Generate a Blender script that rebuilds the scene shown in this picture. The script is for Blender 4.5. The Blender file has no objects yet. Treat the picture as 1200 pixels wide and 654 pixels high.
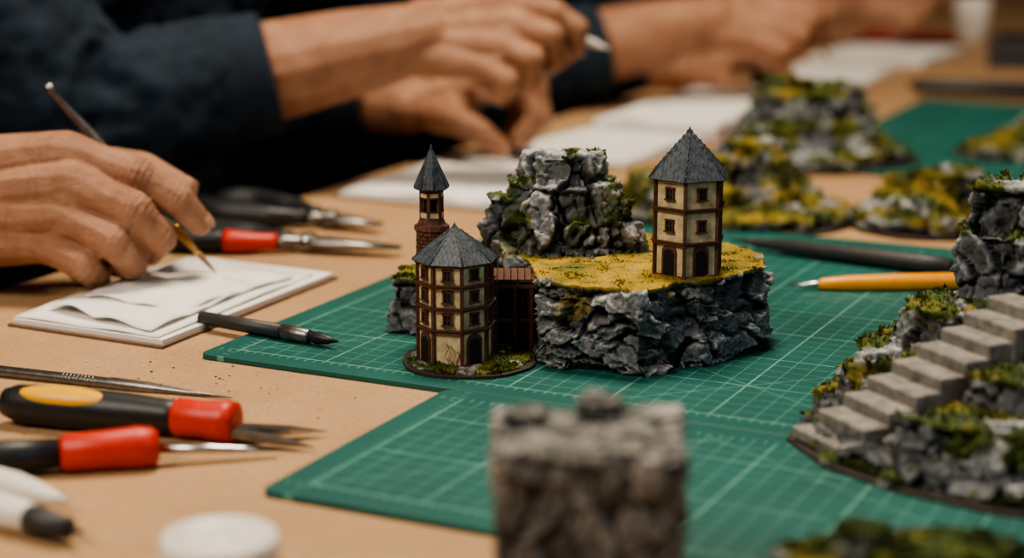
import bpy, bmesh, math, random
from mathutils import Vector, Matrix, noise
R = random.Random(7)
S = 0.01   # all modelling is in centimetres
scene = bpy.context.scene
COL = scene.collection
V = Vector

# ------------------------------------------------------------------ materials
def nmat(name):
    m = bpy.data.materials.new(name); m.use_nodes = True
    nt = m.node_tree; b = nt.nodes['Principled BSDF']
    return m, nt, b
def N(nt, t, **kw):
    n = nt.nodes.new(t)
    for k, v in kw.items():
        if k in n.inputs: n.inputs[k].default_value = v
        else: setattr(n, k, v)
    return n
def c4(c): return (c[0], c[1], c[2], 1.0)
def ramp(nt, stops):
    r = nt.nodes.new('ShaderNodeValToRGB')
    while len(r.color_ramp.elements) < len(stops): r.color_ramp.elements.new(0.5)
    for e, (p, c) in zip(r.color_ramp.elements, stops):
        e.position = p; e.color = c4(c)
    return r
def simple(name, col, rough=0.6, metal=0.0, var=0.15, scale=300, bump=0.1, bscale=600, coat=0.0):
    m, nt, b = nmat(name)
    tc = N(nt, 'ShaderNodeTexCoord')
    nz = N(nt, 'ShaderNodeTexNoise', Scale=scale, Detail=4.0)
    nt.links.new(tc.outputs['Object'], nz.inputs['Vector'])
    lo = [max(0, x*(1-var)) for x in col]; hi = [min(1, x*(1+var)) for x in col]
    r = ramp(nt, [(0.3, lo), (0.7, hi)])
    nt.links.new(nz.outputs['Fac'], r.inputs[0]); nt.links.new(r.outputs[0], b.inputs['Base Color'])
    b.inputs['Roughness'].default_value = rough; b.inputs['Metallic'].default_value = metal
    b.inputs['Coat Weight'].default_value = coat
    if bump > 0:
        n2 = N(nt, 'ShaderNodeTexNoise', Scale=bscale, Detail=3.0)
        nt.links.new(tc.outputs['Object'], n2.inputs['Vector'])
        bp = N(nt, 'ShaderNodeBump', Strength=bump, Distance=0.001)
        nt.links.new(n2.outputs['Fac'], bp.inputs['Height']); nt.links.new(bp.outputs[0], b.inputs['Normal'])
    return m

def mat_table():
    m, nt, b = nmat('tan_board')
    tc = N(nt, 'ShaderNodeTexCoord')
    n1 = N(nt, 'ShaderNodeTexNoise', Scale=9.0, Detail=8.0, Roughness=0.65)
    n2 = N(nt, 'ShaderNodeTexNoise', Scale=420.0, Detail=3.0)
    for n in (n1, n2): nt.links.new(tc.outputs['Object'], n.inputs['Vector'])
    r1 = ramp(nt, [(0.3, (0.35, 0.205, 0.100)), (0.7, (0.46, 0.285, 0.148))])
    r2 = ramp(nt, [(0.30, (0.30, 0.23, 0.17)), (0.42, (1, 1, 1))])
    nt.links.new(n1.outputs['Fac'], r1.inputs[0]); nt.links.new(n2.outputs['Fac'], r2.inputs[0])
    mx = N(nt, 'ShaderNodeMix', data_type='RGBA', blend_type='MULTIPLY'); mx.inputs[0].default_value = 0.6
    nt.links.new(r1.outputs[0], mx.inputs[6]); nt.links.new(r2.outputs[0], mx.inputs[7])
    nt.links.new(mx.outputs[2], b.inputs['Base Color'])
    b.inputs['Roughness'].default_value = 0.65
    bp = N(nt, 'ShaderNodeBump', Strength=0.15, Distance=0.001)
    nt.links.new(n2.outputs['Fac'], bp.inputs['Height']); nt.links.new(bp.outputs[0], b.inputs['Normal'])
    return m

def mat_cutting(name, L, W):
    m, nt, b = nmat(name)
    tc = N(nt, 'ShaderNodeTexCoord'); sp = N(nt, 'ShaderNodeSeparateXYZ')
    nt.links.new(tc.outputs['Object'], sp.inputs[0])
    def M(op, a, b2=None, c=None):
        n = nt.nodes.new('ShaderNodeMath'); n.operation = op
        for i, x in enumerate((a, b2, c)):
            if x is None: continue
            if isinstance(x, (int, float)): n.inputs[i].default_value = x
            else: nt.links.new(x, n.inputs[i])
        return n.outputs[0]
    x = M('MULTIPLY', sp.outputs[0], 100.0); y = M('MULTIPLY', sp.outputs[1], 100.0)
    def near(v, period, w): return M('LESS_THAN', M('PINGPONG', v, period/2.0), w)
    def inside(v, a, b_): return M('MULTIPLY', M('GREATER_THAN', v, a), M('LESS_THAN', v, b_))
    ins = M('MULTIPLY', inside(x, 1.45, L-1.45), inside(y, 1.45, W-1.45))
    x0 = M('ADD', x, -1.5); y0 = M('ADD', y, -1.5)
    fine = M('MAXIMUM', near(x0, 1.0, 0.026), near(y0, 1.0, 0.026))
    major = M('MAXIMUM', near(x0, 5.0, 0.045), near(y0, 5.0, 0.045))
    diag = near(M('ADD', M('MULTIPLY', x0, 0.7071), M('MULTIPLY', y0, -0.7071)), 14.14, 0.035)
    diag2 = near(M('ADD', M('MULTIPLY', x0, 0.5), M('MULTIPLY', y0, 0.866)), 17.0, 0.035)
    g = M('MAXIMUM', M('MULTIPLY', fine, 0.5), M('MULTIPLY', major, 0.85))
    g = M('MAXIMUM', g, M('MULTIPLY', M('MAXIMUM', diag, diag2), 0.55))
    g = M('MULTIPLY', g, ins)
    tick = M('MAXIMUM', M('MULTIPLY', near(x0, 0.5, 0.03), M('MAXIMUM', inside(y, 1.1, 1.5), inside(y, W-1.5, W-1.1))),
                        M('MULTIPLY', near(y0, 0.5, 0.03), M('MAXIMUM', inside(x, 1.1, 1.5), inside(x, L-1.5, L-1.1))))
    g = M('MAXIMUM', g, M('MULTIPLY', tick, 0.7))
    n1 = N(nt, 'ShaderNodeTexNoise', Scale=14.0, Detail=6.0); nt.links.new(tc.outputs['Object'], n1.inputs['Vector'])
    r1 = ramp(nt, [(0.3, (0.002, 0.072, 0.062)), (0.7, (0.004, 0.106, 0.089))])
    nt.links.new(n1.outputs['Fac'], r1.inputs[0])
    n3 = N(nt, 'ShaderNodeTexNoise', Scale=60.0, Detail=4.0); nt.links.new(tc.outputs['Object'], n3.inputs['Vector'])
    wear = M('MULTIPLY', g, M('MULTIPLY_ADD', n3.outputs['Fac'], 1.2, 0.1))
    wear = M('MINIMUM', wear, 1.0)
    mx = N(nt, 'ShaderNodeMix', data_type='RGBA')
    nt.links.new(wear, mx.inputs[0]); nt.links.new(r1.outputs[0], mx.inputs[6])
    mx.inputs[7].default_value = (0.20, 0.46, 0.37, 1)
    nt.links.new(mx.outputs[2], b.inputs['Base Color'])
    b.inputs['Roughness'].default_value = 0.5
    n2 = N(nt, 'ShaderNodeTexNoise', Scale=900.0, Detail=2.0); nt.links.new(tc.outputs['Object'], n2.inputs['Vector'])
    bp = N(nt, 'ShaderNodeBump', Strength=0.12, Distance=0.0005)
    nt.links.new(n2.outputs['Fac'], bp.inputs['Height']); nt.links.new(bp.outputs[0], b.inputs['Normal'])
    return m

def mat_rock(name, dark, mid, light, mossramp, mottle=0.0):
    m, nt, b = nmat(name)
    tc = N(nt, 'ShaderNodeTexCoord')
    at = N(nt, 'ShaderNodeAttribute', attribute_name='hgt')
    mo = N(nt, 'ShaderNodeAttribute', attribute_name='moss')
    n1 = N(nt, 'ShaderNodeTexNoise', Scale=300.0, Detail=6.0, Roughness=0.7)
    nt.links.new(tc.outputs['Object'], n1.inputs['Vector'])
    ad = N(nt, 'ShaderNodeMath', operation='MULTIPLY_ADD'); ad.inputs[1].default_value = 0.6
    nt.links.new(n1.outputs['Fac'], ad.inputs[0])
    sub = N(nt, 'ShaderNodeMath', operation='SUBTRACT'); sub.inputs[1].default_value = 0.30
    nt.links.new(at.outputs['Fac'], sub.inputs[0]); nt.links.new(sub.outputs[0], ad.inputs[2])
    # larger mottling of the paint
    n5 = N(nt, 'ShaderNodeTexNoise', Scale=70.0, Detail=3.0); nt.links.new(tc.outputs['Object'], n5.inputs['Vector'])
    mm = N(nt, 'ShaderNodeMath', operation='MULTIPLY_ADD'); mm.inputs[1].default_value = mottle
    nt.links.new(n5.outputs['Fac'], mm.inputs[0])
    sb_ = N(nt, 'ShaderNodeMath', operation='SUBTRACT'); sb_.inputs[1].default_value = mottle*.52
    nt.links.new(ad.outputs[0], sb_.inputs[0]); nt.links.new(sb_.outputs[0], mm.inputs[2])
    r = ramp(nt, [(0.12, dark), (0.34, mid), (0.58, [x*2.0 for x in mid]), (0.85, light)])
    nt.links.new(mm.outputs[0], r.inputs[0])
    n2 = N(nt, 'ShaderNodeTexNoise', Scale=38.0, Detail=6.0, Roughness=0.65)
    nt.links.new(tc.outputs['Object'], n2.inputs['Vector'])
    g = ramp(nt, mossramp)
    nt.links.new(n2.outputs['Fac'], g.inputs[0])
    mx = N(nt, 'ShaderNodeMix', data_type='RGBA')
    nt.links.new(mo.outputs['Fac'], mx.inputs[0]); nt.links.new(r.outputs[0], mx.inputs[6]); nt.links.new(g.outputs[0], mx.inputs[7])
    nt.links.new(mx.outputs[2], b.inputs['Base Color'])
    b.inputs['Roughness'].default_value = 0.8
    bp = N(nt, 'ShaderNodeBump', Strength=0.7, Distance=0.0008)
    nt.links.new(n1.outputs['Fac'], bp.inputs['Height']); nt.links.new(bp.outputs[0], b.inputs['Normal'])
    return m
YEL = [(0.30, (0.07, 0.085, 0.010)), (0.40, (0.18, 0.150, 0.014)), (0.50, (0.35, 0.235, 0.020)), (0.66, (0.46, 0.30, 0.040))]
MIX = [(0.36, (0.040, 0.060, 0.008)), (0.47, (0.10, 0.105, 0.011)), (0.56, (0.24, 0.18, 0.018)), (0.68, (0.36, 0.245, 0.035))]
GRN = [(0.38, (0.028, 0.050, 0.006)), (0.50, (0.070, 0.098, 0.009)), (0.59, (0.18, 0.145, 0.014)), (0.72, (0.32, 0.22, 0.030))]
def mat_moss(name, rmp):
    m, nt, b = nmat(name)
    tc = N(nt, 'ShaderNodeTexCoord')
    n2 = N(nt, 'ShaderNodeTexNoise', Scale=38.0, Detail=6.0, Roughness=0.65)
    n3 = N(nt, 'ShaderNodeTexNoise', Scale=700.0, Detail=1.0)
    nt.links.new(tc.outputs['Object'], n2.inputs['Vector']); nt.links.new(tc.outputs['Object'], n3.inputs['Vector'])
    g = ramp(nt, rmp)
    nt.links.new(n2.outputs['Fac'], g.inputs[0])
    r = ramp(nt, [(0.3, (0.6, 0.6, 0.6)), (0.7, (1.15, 1.15, 1.1))]); nt.links.new(n3.outputs['Fac'], r.inputs[0])
    mx = N(nt, 'ShaderNodeMix', data_type='RGBA', blend_type='MULTIPLY'); mx.inputs[0].default_value = 1
    nt.links.new(g.outputs[0], mx.inputs[6]); nt.links.new(r.outputs[0], mx.inputs[7])
    nt.links.new(mx.outputs[2], b.inputs['Base Color']); b.inputs['Roughness'].default_value = 0.9
    return m

def mat_skin():
    m, nt, b = nmat('skin')
    tc = N(nt, 'ShaderNodeTexCoord')
    n1 = N(nt, 'ShaderNodeTexNoise', Scale=55.0, Detail=6.0, Roughness=0.65)
    n2 = N(nt, 'ShaderNodeTexVoronoi', Scale=700.0)
    n3 = N(nt, 'ShaderNodeTexNoise', Scale=200.0, Detail=6.0, Roughness=0.75)
    for n in (n1, n2, n3): nt.links.new(tc.outputs['Object'], n.inputs['Vector'])
    r = ramp(nt, [(0.3, (0.27, 0.115, 0.063)), (0.5, (0.38, 0.185, 0.105)), (0.72, (0.45, 0.24, 0.145))])
    nt.links.new(n1.outputs['Fac'], r.inputs[0]); nt.links.new(r.outputs[0], b.inputs['Base Color'])
    b.inputs['Roughness'].default_value = 0.45
    b.inputs['Subsurface Weight'].default_value = 0.08
    b.inputs['Subsurface Radius'].default_value = (0.01, 0.004, 0.002)
    b.inputs['Subsurface Scale'].default_value = 0.5
    bp = N(nt, 'ShaderNodeBump', Strength=0.45, Distance=0.0007)
    nt.links.new(n2.outputs['Distance'], bp.inputs['Height'])
    bp2 = N(nt, 'ShaderNodeBump', Strength=0.7, Distance=0.0022)
    nt.links.new(n3.outputs['Fac'], bp2.inputs['Height']); nt.links.new(bp.outputs[0], bp2.inputs['Normal'])
    nt.links.new(bp2.outputs[0], b.inputs['Normal'])
    return m

M_table = mat_table()
M_skin = mat_skin()
M_nail = simple('nail', (0.48, 0.26, 0.18), 0.3, var=0.05, bump=0)
M_navy = simple('navy_cloth', (0.004, 0.015, 0.030), 0.9, var=0.3, scale=60, bump=0.5, bscale=900)
M_trouser = simple('dark_trousers', (0.02, 0.02, 0.025), 0.9)
M_hair = simple('dark_hair', (0.02, 0.013, 0.009), 0.6, bump=0.5)
M_rock = mat_rock('painted_rock', (0.010, 0.011, 0.013), (0.080, 0.085, 0.09), (0.56, 0.55, 0.53), YEL, .25)
M_rockm = mat_rock('painted_rock_mixed_moss', (0.012, 0.013, 0.015), (0.085, 0.088, 0.09), (0.48, 0.47, 0.45), MIX, .25)
M_rockg = mat_rock('painted_rock_green_moss', (0.010, 0.012, 0.015), (0.078, 0.084, 0.09), (0.47, 0.47, 0.46), GRN, .3)
M_ruin = mat_rock('painted_ruin_stone', (0.018, 0.017, 0.016), (0.085, 0.082, 0.076), (0.40, 0.385, 0.355), GRN, .9)
M_moss = mat_moss('flock_moss', YEL); M_mossg = mat_moss('green_flock_moss', GRN); M_mossm = mat_moss('mixed_flock_moss', MIX)
M_baseb = simple('base_board_edge', (0.03, 0.022, 0.016), 0.8)
M_plaster = simple('cream_plaster', (0.62, 0.50, 0.30), 0.85, var=0.3, scale=220, bump=0.4, bscale=900)
M_beam = simple('brown_timber', (0.10, 0.040, 0.022), 0.7, var=0.4, scale=500, bump=0.4)
M_dark = simple('dark_opening', (0.006, 0.005, 0.005), 0.9, bump=0)
M_slate = simple('slate_tile', (0.042, 0.056, 0.070), 0.6, var=0.5, scale=350, bump=0.3)
M_brick = simple('dark_brick', (0.13, 0.055, 0.036), 0.85, var=0.5, scale=450, bump=0.6)
M_concrete = simple('grey_plaster_step', (0.22, 0.205, 0.185), 0.9, var=0.4, scale=160, bump=0.7)
M_steel = simple('steel', (0.5, 0.5, 0.5), 0.28, 1.0, var=0.1, bump=0.05)
M_steeld = simple('dull_steel', (0.22, 0.21, 0.20), 0.38, 1.0, var=0.2, bump=0.1)
M_brass = simple('brass_ferrule', (0.75, 0.45, 0.15), 0.3, 1.0, var=0.1, bump=0.05)
M_bristle = simple('bristle', (0.30, 0.17, 0.07), 0.7, bump=0.4)
M_black = simple('black_rubber', (0.010, 0.012, 0.015), 0.45, bump=0.15)
M_blackm = simple('black_marker', (0.03, 0.03, 0.032), 0.5, bump=0.1)
M_red = simple('red_rubber', (0.56, 0.028, 0.010), 0.45, bump=0.1, var=0.1)
M_yellow = simple('yellow_plastic', (0.80, 0.42, 0.02), 0.4, bump=0.05, var=0.05)
M_orange = simple('orange_plastic', (0.85, 0.33, 0.015), 0.35, bump=0.05, var=0.06)
M_white = simple('white_plastic', (0.74, 0.70, 0.64), 0.4, bump=0.05, var=0.04)
M_paper = simple('white_paper', (0.80, 0.78, 0.74), 0.8, var=0.05, scale=40, bump=0.15, bscale=80)
M_card = simple('brown_card', (0.17, 0.10, 0.06), 0.8)
M_blue = simple('blue_cover', (0.02, 0.06, 0.20), 0.5)
M_floor = simple('dark_floor', (0.03, 0.027, 0.025), 0.7, scale=5)
M_wall = simple('grey_wall', (0.05, 0.05, 0.052), 0.9, scale=3)
M_ceil = simple('ceiling_paint', (0.15, 0.145, 0.14), 0.9, scale=3)
M_eye = simple('eye_white', (0.7, 0.7, 0.68), 0.2, bump=0)

# ------------------------------------------------------------------ builders
def empty(name, loc=(0, 0, 0)):
    e = bpy.data.objects.new(name, None); COL.objects.link(e)
    e.empty_display_size = 0.02; e.location = V(loc)*S
    return e
def addobj(name, me, parent=None):
    o = bpy.data.objects.new(name, me); COL.objects.link(o)
    if parent is not None:
        o.parent = parent; o.matrix_parent_inverse = Matrix.Translation(-parent.location)
    return o
def frame(p, zdir, xhint=(1, 0, 0)):
    z = V(zdir).normalized(); x = V(xhint); x = (x - z*x.dot(z))
    if x.length < 1e-4: x = V((0, 1, 0)) - z*z.y
    x.normalize(); y = z.cross(x)
    m = Matrix((x, y, z)).transposed().to_4x4(); m.translation = V(p)
    return m
class MB:
    def __init__(s): s.v = []; s.f = []; s.m = []; s.sm = []; s.mats = []
    def mi(s, mat):
        if mat not in s.mats: s.mats.append(mat)
        return s.mats.index(mat)
    def add(s, vs, fs, mat, M=None, smooth=False):
        o = len(s.v); k = s.mi(mat)
        for v in vs:
            v = V(v)
            if M is not None: v = M @ v
            s.v.append(v)
        for f in fs:
            s.f.append([o+i for i in f]); s.m.append(k); s.sm.append(smooth)
    def box(s, c, d, mat, M=None, taper=1.0):
        x, y, z = [a/2 for a in d]; cx, cy, cz = c
        vs = [(cx-x, cy-y, cz-z), (cx+x, cy-y, cz-z), (cx+x, cy+y, cz-z), (cx-x, cy+y, cz-z),
              (cx-x*taper, cy-y*taper, cz+z), (cx+x*taper, cy-y*taper, cz+z), (cx+x*taper, cy+y*taper, cz+z), (cx-x*taper, cy+y*taper, cz+z)]
        s.add(vs, [(0, 3, 2, 1), (4, 5, 6, 7), (0, 1, 5, 4), (1, 2, 6, 5), (2, 3, 7, 6), (3, 0, 4, 7)], mat, M)
    def lathe(s, prof, mat, M=None, seg=28, sx=1.0, sy=1.0, smooth=True, a0=0.0):
        vs = []; fs = []
        for z, r in prof:
            for i in range(seg):
                a = a0 + 2*math.pi*i/seg
                vs.append((r*math.cos(a)*sx, r*math.sin(a)*sy, z))
        n = len(prof)
        for j in range(n-1):
            for i in range(seg):
                i2 = (i+1) % seg
                fs.append((j*seg+i, j*seg+i2, (j+1)*seg+i2, (j+1)*seg+i))
        s.add(vs, fs, mat, M, smooth)
        caps = []
        if prof[0][1] > 1e-4: caps.append(list(range(seg))[::-1])
        if prof[-1][1] > 1e-4: caps.append([(n-1)*seg+i for i in range(seg)])
        o = len(s.v)-len(vs); k = s.mi(mat)
        for c in caps:
            s.f.append([o+i for i in c]); s.m.append(k); s.sm.append(False)
    def tube(s, pts, rad, mat, seg=18):
        """smooth continuous tube through pts lying in a horizontal plane"""
        vs = []; n = len(pts)
        for i, p in enumerate(pts):
            t = (pts[min(i+1, n-1)]-pts[max(i-1, 0)]).normalized(); side = t.cross(V((0, 0, 1))).normalized(); up = side.cross(t)
            for k in range(seg):
                a = 2*math.pi*k/seg
                vs.append(p+side*rad[i]*math.cos(a)+up*rad[i]*math.sin(a))
        fs = [(j*seg+i, j*seg+(i+1) % seg, (j+1)*seg+(i+1) % seg, (j+1)*seg+i) for j in range(n-1) for i in range(seg)]
        fs += [list(range(seg))[::-1], [(n-1)*seg+i for i in range(seg)]]
        s.add(vs, fs, mat, None, True)
    def prism(s, poly, z0, z1, mat, M=None):
        n = len(poly)
        vs = [(p[0], p[1], z0) for p in poly]+[(p[0], p[1], z1) for p in poly]
        fs = [list(range(n))[::-1], [n+i for i in range(n)]]+[(i, (i+1) % n, n+(i+1) % n, n+i) for i in range(n)]
        s.add(vs, fs, mat, M)
    def ball(s, M, mat, seg=16, rings=10):
        s.lathe([(math.sin(-math.pi/2+math.pi*j/rings), max(1e-5, math.cos(-math.pi/2+math.pi*j/rings))) for j in range(rings+1)], mat, M, seg)
    def finish(s, name, parent=None, bevel=0.0, loc=None, rotz=0.0):
        me = bpy.data.meshes.new(name)
        me.from_pydata([tuple(v*S) for v in s.v], [], s.f)
        for m in s.mats: me.materials.append(m)
        for p, k, sm in zip(me.polygons, s.m, s.sm): p.material_index = k; p.use_smooth = sm
        me.update()
        o = addobj(name, me, parent)
        if loc is not None: o.location = V(loc)*S; o.rotation_euler = (0, 0, rotz)
        if bevel > 0:
            b = o.modifiers.new('bevel', 'BEVEL'); b.width = bevel*S; b.segments = 2; b.limit_method = 'ANGLE'
        return o

def remesh(vs, fs, voxel, smooth_it=0, smooth_f=0.5):
    me = bpy.data.meshes.new('tmp'); me.from_pydata([tuple(v) for v in vs], [], fs); me.update()
    o = bpy.data.objects.new('tmp', me); COL.objects.link(o)
    md = o.modifiers.new('r', 'REMESH'); md.mode = 'VOXEL'; md.voxel_size = voxel; md.adaptivity = 0
    if smooth_it:
        sm = o.modifiers.new('s', 'SMOOTH'); sm.factor = smooth_f; sm.iterations = smooth_it
    dg = bpy.context.evaluated_depsgraph_get(); dg.update()
    out = bpy.data.meshes.new_from_object(o.evaluated_get(dg))
    bpy.data.objects.remove(o); bpy.data.meshes.remove(me)
    return out
_ico = None
def ico():
    global _ico
    if _ico is None:
        bm = bmesh.new(); bmesh.ops.create_icosphere(bm, subdivisions=2, radius=1.0)
        _ico = [v.co.copy() for v in bm.verts]; bm.free()
    return _ico
def capsule(p0, r0, p1, r1):
    bm = bmesh.new()
    for p, r in ((p0, r0), (p1, r1)):
        rr = r if isinstance(r, tuple) else (r, r, r)
        for c in ico(): bm.verts.new((p[0]+c.x*rr[0], p[1]+c.y*rr[1], p[2]+c.z*rr[2]))
    bmesh.ops.convex_hull(bm, input=bm.verts[:])
    for v in [v for v in bm.verts if not v.link_faces]: bm.verts.remove(v)
    bmesh.ops.recalc_face_normals(bm, faces=bm.faces[:])
    bm.verts.index_update()
    vs = [v.co.copy() for v in bm.verts]; fs = [[v.index for v in f.verts] for f in bm.faces]
    bm.free(); return vs, fs
def organic(name, bones, voxel, mat, parent=None, smooth=4, folds=0.0, fscale=0.25, creases=()):
    vs = []; fs = []
    for b in bones:
        a, f = capsule(*b); o = len(vs); vs += a; fs += [[i+o for i in q] for q in f]
    me = remesh(vs, fs, voxel, smooth)
    ns = [v.normal.copy() for v in me.vertices]
    for v, n in zip(me.vertices, ns):
        p = v.co.copy()
        for cp, cd, cr in creases:     # skin creases across the knuckles
            d_ = p-cp
            if d_.length < cr:
                t = d_.dot(cd)
                p = p-n*(0.045*math.cos(t*math.pi*2/0.34)*(1-(d_.length/cr)**2))
        if folds:
            q = V((p.x*fscale, p.y*fscale, p.z*fscale*1.3))
            w = noise.fractal(q, 1.0, 2.1, 3)
            p += n*(folds*(1-abs(w)*2.2))
        v.co = p*S
    me.materials.clear(); me.materials.append(mat)
    for p in me.polygons: p.use_smooth = True
    me.name = name
    return addobj(name, me, parent)

# --------------------------------------------------------------- rock terrain
def rough_poly(cx, cy, rx, ry, n=14, jit=0.12, rot=0.0, rr=R):
    out = []
    for i in range(n):
        a = 2*math.pi*i/n; k = 1+rr.uniform(-jit, jit)
        x, y = rx*k*math.cos(a), ry*k*math.sin(a)
        out.append((cx+x*math.cos(rot)-y*math.sin(rot), cy+x*math.sin(rot)+y*math.cos(rot)))
    return out
def sstep(a, b, x):
    t = max(0.0, min(1.0, (x-a)/(b-a))); return t*t*(3-2*t)
def rock(name, prisms, voxel, parent, amp=0.35, cell=1.25, mossf=None, seed=0.0, mat=None, mossmat=None, blades=3000, bl=0.17, zs=1.5, lift=0.0, mtop=0.04, sm=3, k2a=.2, rimk=1.0):
    vs = []; fs = []
    for poly, z0, z1, ts in prisms:
        n = len(poly); cx = sum(p[0] for p in poly)/n; cy = sum(p[1] for p in poly)/n; o = len(vs)
        vs += [V((p[0], p[1], z0)) for p in poly]+[V((cx+(p[0]-cx)*ts, cy+(p[1]-cy)*ts, z1)) for p in poly]
        fs += [[o+i for i in range(n)][::-1], [o+n+i for i in range(n)]]+[[o+i, o+(i+1) % n, o+n+(i+1) % n, o+n+i] for i in range(n)]
    me = remesh(vs, fs, voxel, sm)
    off = V((seed*13.7, seed*5.1, seed*3.3)); HV = V((.5, .5, .5))
    hg = []; mo = []
    ns = [v.normal.copy() for v in me.vertices]
    new = []
    for v, n in zip(me.vertices, ns):
        p = v.co.copy(); q = p+off
        w = noise.noise_vector(q*0.6)*0.5+noise.noise_vector(q*2.2)*0.16
        c1 = V(((q.x+w.x)/cell, (q.y+w.y)/cell, (q.z+w.z)*zs/cell))
        d, pt = noise.voronoi(c1)
        k1 = sstep(0.0, 0.13, d[1]-d[0]); r1 = noise.cell(pt[0]*9.1)
        tilt = (c1-pt[0]).dot(noise.cell_vector(pt[0]*7.3)-HV)
        c2 = V((c1.x*2.3+3.1, c1.y*2.3+7.7, c1.z*2.6+1.9)); d2, pt2 = noise.voronoi(c2)
        k2 = sstep(0.0, 0.12, d2[1]-d2[0]); r2 = noise.cell(pt2[0]*9.1)
        tilt2 = (c2-pt2[0]).dot(noise.cell_vector(pt2[0]*7.3)-HV)
        f = noise.fractal(q*2.6, 0.8, 2.0, 4)
        h = (k1-1)*0.40+(r1-.4)*0.55+tilt*1.0+(k2-1)*k2a*.6+(r2-.4)*0.22+tilt2*0.35+f*0.18
        mossv = mossf(p, n) if mossf else 0.0
        side = 1.0-sstep(0.6, 0.9, n.z)*(0.95 if mossv > 0.3 else 0.5)
        low = sstep(-0.05, 0.35, p.z)
        dsp = amp*h*side*low
        if mossv > 0.3: dsp += mtop*noise.fractal(q*2.0, 0.8, 2.0, 3)*low+0.04
        new.append(p+n*dsp)
        e = k1*(1-k2a*2*(1-k2))
        rim = k1*(1-sstep(0.10, 0.30, d[1]-d[0]))*.7+k2*(1-sstep(0.08, 0.30, d2[1]-d2[0]))*.6
        hg.append(max(0, min(1, 0.14+0.36*e+0.26*h+0.10*max(0, n.z)+0.22*rim*rimk+lift))); mo.append(mossv)
    for v, p in zip(me.vertices, new):
        if p.z < 0.0: p.z = 0.0
        v.co = p*S
    me.update()
    for nm, arr in (('hgt', hg), ('moss', mo)):
        a = me.attributes.new(nm, 'FLOAT', 'POINT'); a.data.foreach_set('value', arr)
    me.materials.clear(); me.materials.append(mat or M_rock)
    for p in me.polygons: p.use_smooth = True
    me.name = name
    ob = addobj(name, me, parent)
    if blades and mossf:
        rr = random.Random(int(seed*100)+3)
        cand = [i for i, m_ in enumerate(mo) if m_ > 0.5]
        mb = MB()
        if cand:
            for _ in range(blades):
                i = rr.choice(cand); p = V(me.vertices[i].co)/S; n = ns[i]
                p += V((rr.uniform(-1, 1), rr.uniform(-1, 1), 0))*voxel*0.7
                dr = (n+V((rr.uniform(-.9, .9), rr.uniform(-.9, .9), rr.uniform(-.2, .5)))).normalized()
                sd = dr.cross(V((rr.uniform(-1, 1), rr.uniform(-1, 1), 0.2))).normalized()
                clump = 0.6+0.8*max(0, noise.noise(p*1.3+off))*2
                L = bl*rr.uniform(0.5, 1.1)*clump; wd = L*rr.uniform(0.2, 0.4)
                b0 = p-n*0.03
                mb.add([b0-sd*wd, b0+sd*wd, b0+sd*wd*0.7+dr*L*.7, b0+dr*L, b0-sd*wd*.7+dr*L*.7], [(0, 1, 2, 3, 4)], mossmat or M_moss)
            mb.finish('moss_flock', parent)
    return ob
def mossdef(thr=0.0, nz=0.6, sc=0.5, zmax=99, seed=0.0, zmin=0.3, zk=0.0):
    def f(p, n):
        if p.z < zmin or p.z > zmax: return 0.0
        v = noise.fractal(V((p.x*sc+seed, p.y*sc, p.z*sc)), 0.8, 2.0, 3)
        t = thr+zk*max(0, p.z-1.5)
        return sstep(nz-0.12, nz+0.12, n.z)*sstep(t-0.08, t+0.08, v)
    return f
def inset(poly, k):
    n = len(poly); cx = sum(p[0] for p in poly)/n; cy = sum(p[1] for p in poly)/n
    return [(cx+(p[0]-cx)*k, cy+(p[1]-cy)*k) for p in poly]

# ------------------------------------------------------------------ room
def slab(name, x0, x1, y0, y1, z0, z1, mat):
    b = MB(); b.box(((x0+x1)/2, (y0+y1)/2, (z0+z1)/2), (x1-x0, y1-y0, z1-z0), mat); return b.finish(name)
slab('floor', -260, 300, -160, 520, -79, -75, M_floor)
slab('ceiling', -260, 300, -160, 520, 190, 194, M_ceil)
slab('wall_back', -260, 300, 520, 524, -75, 190, M_wall)
slab('wall_front', -260, 300, -164, -160, -75, 190, M_wall)
slab('wall_left', -264, -260, -160, 520, -75, 190, M_wall)
slab('wall_right', 300, 304, -160, 520, -75, 190, M_wall)

# table
ANG_B = math.radians(64.4); AX = -math.pi/2+ANG_B
tb = MB()
tb.box((55, 95, -1.6), (110, 410, 3.2), M_table)
for x in (6, 104):
    for y in (-104, 294):
        tb.box((x, y, -39.1), (6, 6, 71.8), M_card)
tb.box((55, 95, -6), (96, 396, 5), M_card)
tb.finish('craft_table', loc=(-29.5, 105.4, 0), rotz=AX)

def cmat(loc, rot, L, W, rc=0.6):
    b = MB(); poly = []
    for cx, cy, a in ((L-rc, rc, -90), (L-rc, W-rc, 0), (rc, W-rc, 90), (rc, rc, 180)):
        for k in range(5):
            t = math.radians(a+k*22.5); poly.append((cx+rc*math.cos(t), cy+rc*math.sin(t)))
    b.prism(poly, 0.005, 0.28, mat_cutting('green_cutting_mat', L, W))
    return b.finish('cutting_mat', loc=loc, rotz=math.radians(rot), bevel=0.04)
cmat((-15.66, 90.56, 0), -26, 62, 41.5, 0.5)
cmat((-9.95, 70.2, 0), -26, 62, 15.75, 0.5)
cmat((21.5, 147, 0), -26, 45, 45)

MZ = 0.29
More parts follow.
